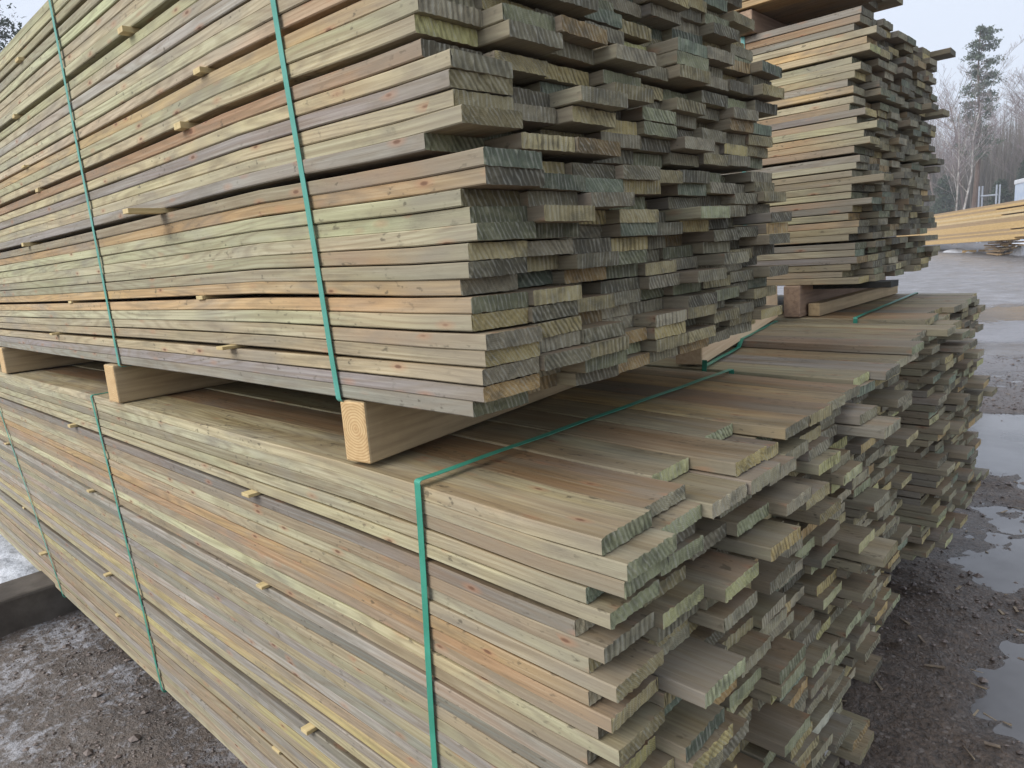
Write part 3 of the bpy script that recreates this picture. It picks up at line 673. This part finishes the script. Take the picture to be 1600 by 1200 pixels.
q=ray(1521,350,62); conifer('pine_tree',(q[0],q[1],GZ),14.6,'tall lone pine rising high above the bare wood at the right',NEED,5,bare=.40,wmax=1.25,cards=34)
q=ray(4,430,34); conifer('spruce_tree',(q[0],q[1],GZ),16.5,'dark conifer at the top left corner behind the front stack',DNEED,8,True,bare=.15,wmax=4.6,cards=30)
b1=ray(1489,350,57); bt=bare_tree('birch_tree',(b1[0],b1[1],GZ),9.2,.075,'left of two thin white birch trunks before the wood','birch tree','birches before the wood',BIR,3)
b2=ray(1494.5,350,56.6); bt2=bare_tree('birch_tree',(b2[0],b2[1],GZ),9.8,.085,'right of two thin white birch trunks before the wood, leaning right','birch tree','birches before the wood',BIR,4); bt2.rotation_euler=(0,0,0)
for px,d,h_,l_ in ((1474,70,5.2,'small dark spruce at the foot of the wood beside the upper rear pack'),(1560,71,4.6,'small dark spruce at the foot of the wood right of the lone pine'),(1602,70,6.0,'small dark spruce at the foot of the wood at the right edge of the photo')):
    q=ray(px,350,d); o=conifer('spruce_tree',(q[0],q[1],GZ),h_,l_,DNEED,int(px),True,bare=.06,wmax=1.7,cards=9,r0=.08); o['group']='small spruces at the foot of the wood'
protos=[bare_tree('bare_tree',(0,0,0),10.,.10,'bare leafless tree','bare tree','bare trees in the wood',BARK,s_) for s_ in (21,22,23,24)]
sp=[(1470,70,1.05,'bare tree with a wide crown beside the upper rear pack'),(1503,74,1.25,'tall bare tree just left of the lone pine'),(1578,72,1.15,'bare tree just right of the lone pine'),(1600,78,1.3,'tall bare tree at the right edge of the photo'),
 (1448,80,.8,'low bare tree half hidden by the upper rear pack'),(1490,85,1.2,'bare tree behind the white birches'),(1520,86,.9,'low bare tree behind the foot of the pine'),(1545,84,1.,'bare tree right behind the pine trunk'),(1562,88,.85,'low bare tree behind the steel rack'),(1590,84,1.05,'bare tree above the wrapped packs'),(1618,80,1.2,None),(1640,86,1.1,None),(1665,76,1.1,None),(1700,82,1.2,None),(1425,86,1.,None),(1400,80,1.1,None)]
used=set()
for i,(px,d,s_,l) in enumerate(sp):
    q=ray(px,350,d); k=i%4
    if l is None: l='bare tree of the wood outside the edge of the view'
    if k not in used: used.add(k); o=protos[k]; o.location=(q[0],q[1],GZ); o.rotation_euler=(0,0,i*1.3); o.scale=(s_,)*3; o['label']=l
    else: clone(protos[k],(q[0],q[1],GZ),i*1.3,s_,l)
# the wood itself: reads as one mass of stems and brush
rn=np.random.default_rng(33); V=[];F=[]
for i in range(24000):
    px=rn.uniform(1340,1800); d=rn.uniform(76,125); q=ray(px,350,d); h=rn.uniform(5,13)*(.75+.5*float(hnoise(np.array([px*.02]),np.array([0.]),1.,5)[0])); r=rn.uniform(.012,.06)
    ln=rn.normal(0,.06,2)*h; z0=GZ+(rn.uniform(0,h*.6) if rn.random()<.6 else 0); h2=rn.uniform(.8,h) if z0>GZ else h
    a=rn.uniform(0,3.14); ex,ey=math.cos(a)*r,math.sin(a)*r; b=len(V)
    zt=min(GZ+h,z0+h2)
    V+=[(q[0]-ex,q[1]-ey,z0),(q[0]+ex,q[1]+ey,z0),(q[0]+ey,q[1]-ex,z0),(q[0]+ln[0],q[1]+ln[1],zt)]; F+=[(b,b+1,b+3),(b+1,b+2,b+3),(b+2,b,b+3)]
me=bpy.data.meshes.new('woodland'); me.from_pydata(V,[],F); me.materials.append(plain('wood_stems',(.135,.122,.10),.9,.2,(.25,(.175,.155,.13)))); tag(link('woodland',me),kind='stuff')
V=[];F=[]
for i in range(26000):
    px=rn.uniform(1340,1800); d=rn.uniform(80,125); q=ray(px,350,d); top=3.2+2.6*float(hnoise(np.array([px*.035+d*.3]),np.array([1.]),1.,6)[0]); z=GZ+top*rn.random()**.8
    c=np.array([q[0],q[1],z]); t=rn.normal(0,.30,(3,3)); b=len(V); V+=[tuple(c+t[0]),tuple(c+t[1]),tuple(c+t[2])]; F.append((b,b+1,b+2))
me=bpy.data.meshes.new('undergrowth'); me.from_pydata(V,[],F); me.materials.append(plain('undergrowth',(.055,.055,.035),.9,.2,(.3,(.085,.065,.045)))); tag(link('undergrowth',me),kind='stuff')

# ------------------------------------------------------------ the damp air over the yard
v,f=boxv(-620,620,-620,620,-3.2,19.5,0)
mb=MB(); mb.add(v,f); m=bpy.data.materials.new('damp_air'); m.use_nodes=True; nt=m.node_tree; nt.nodes.clear()
vo=nt.nodes.new('ShaderNodeVolumePrincipled'); vo.inputs['Color'].default_value=(.93,.95,1,1); vo.inputs['Density'].default_value=.0025; vo.inputs['Anisotropy'].default_value=.2
om=nt.nodes.new('ShaderNodeOutputMaterial'); nt.links.new(vo.outputs[0],om.inputs['Volume'])
hz=mb.build('haze',m); tag(hz,kind='stuff')
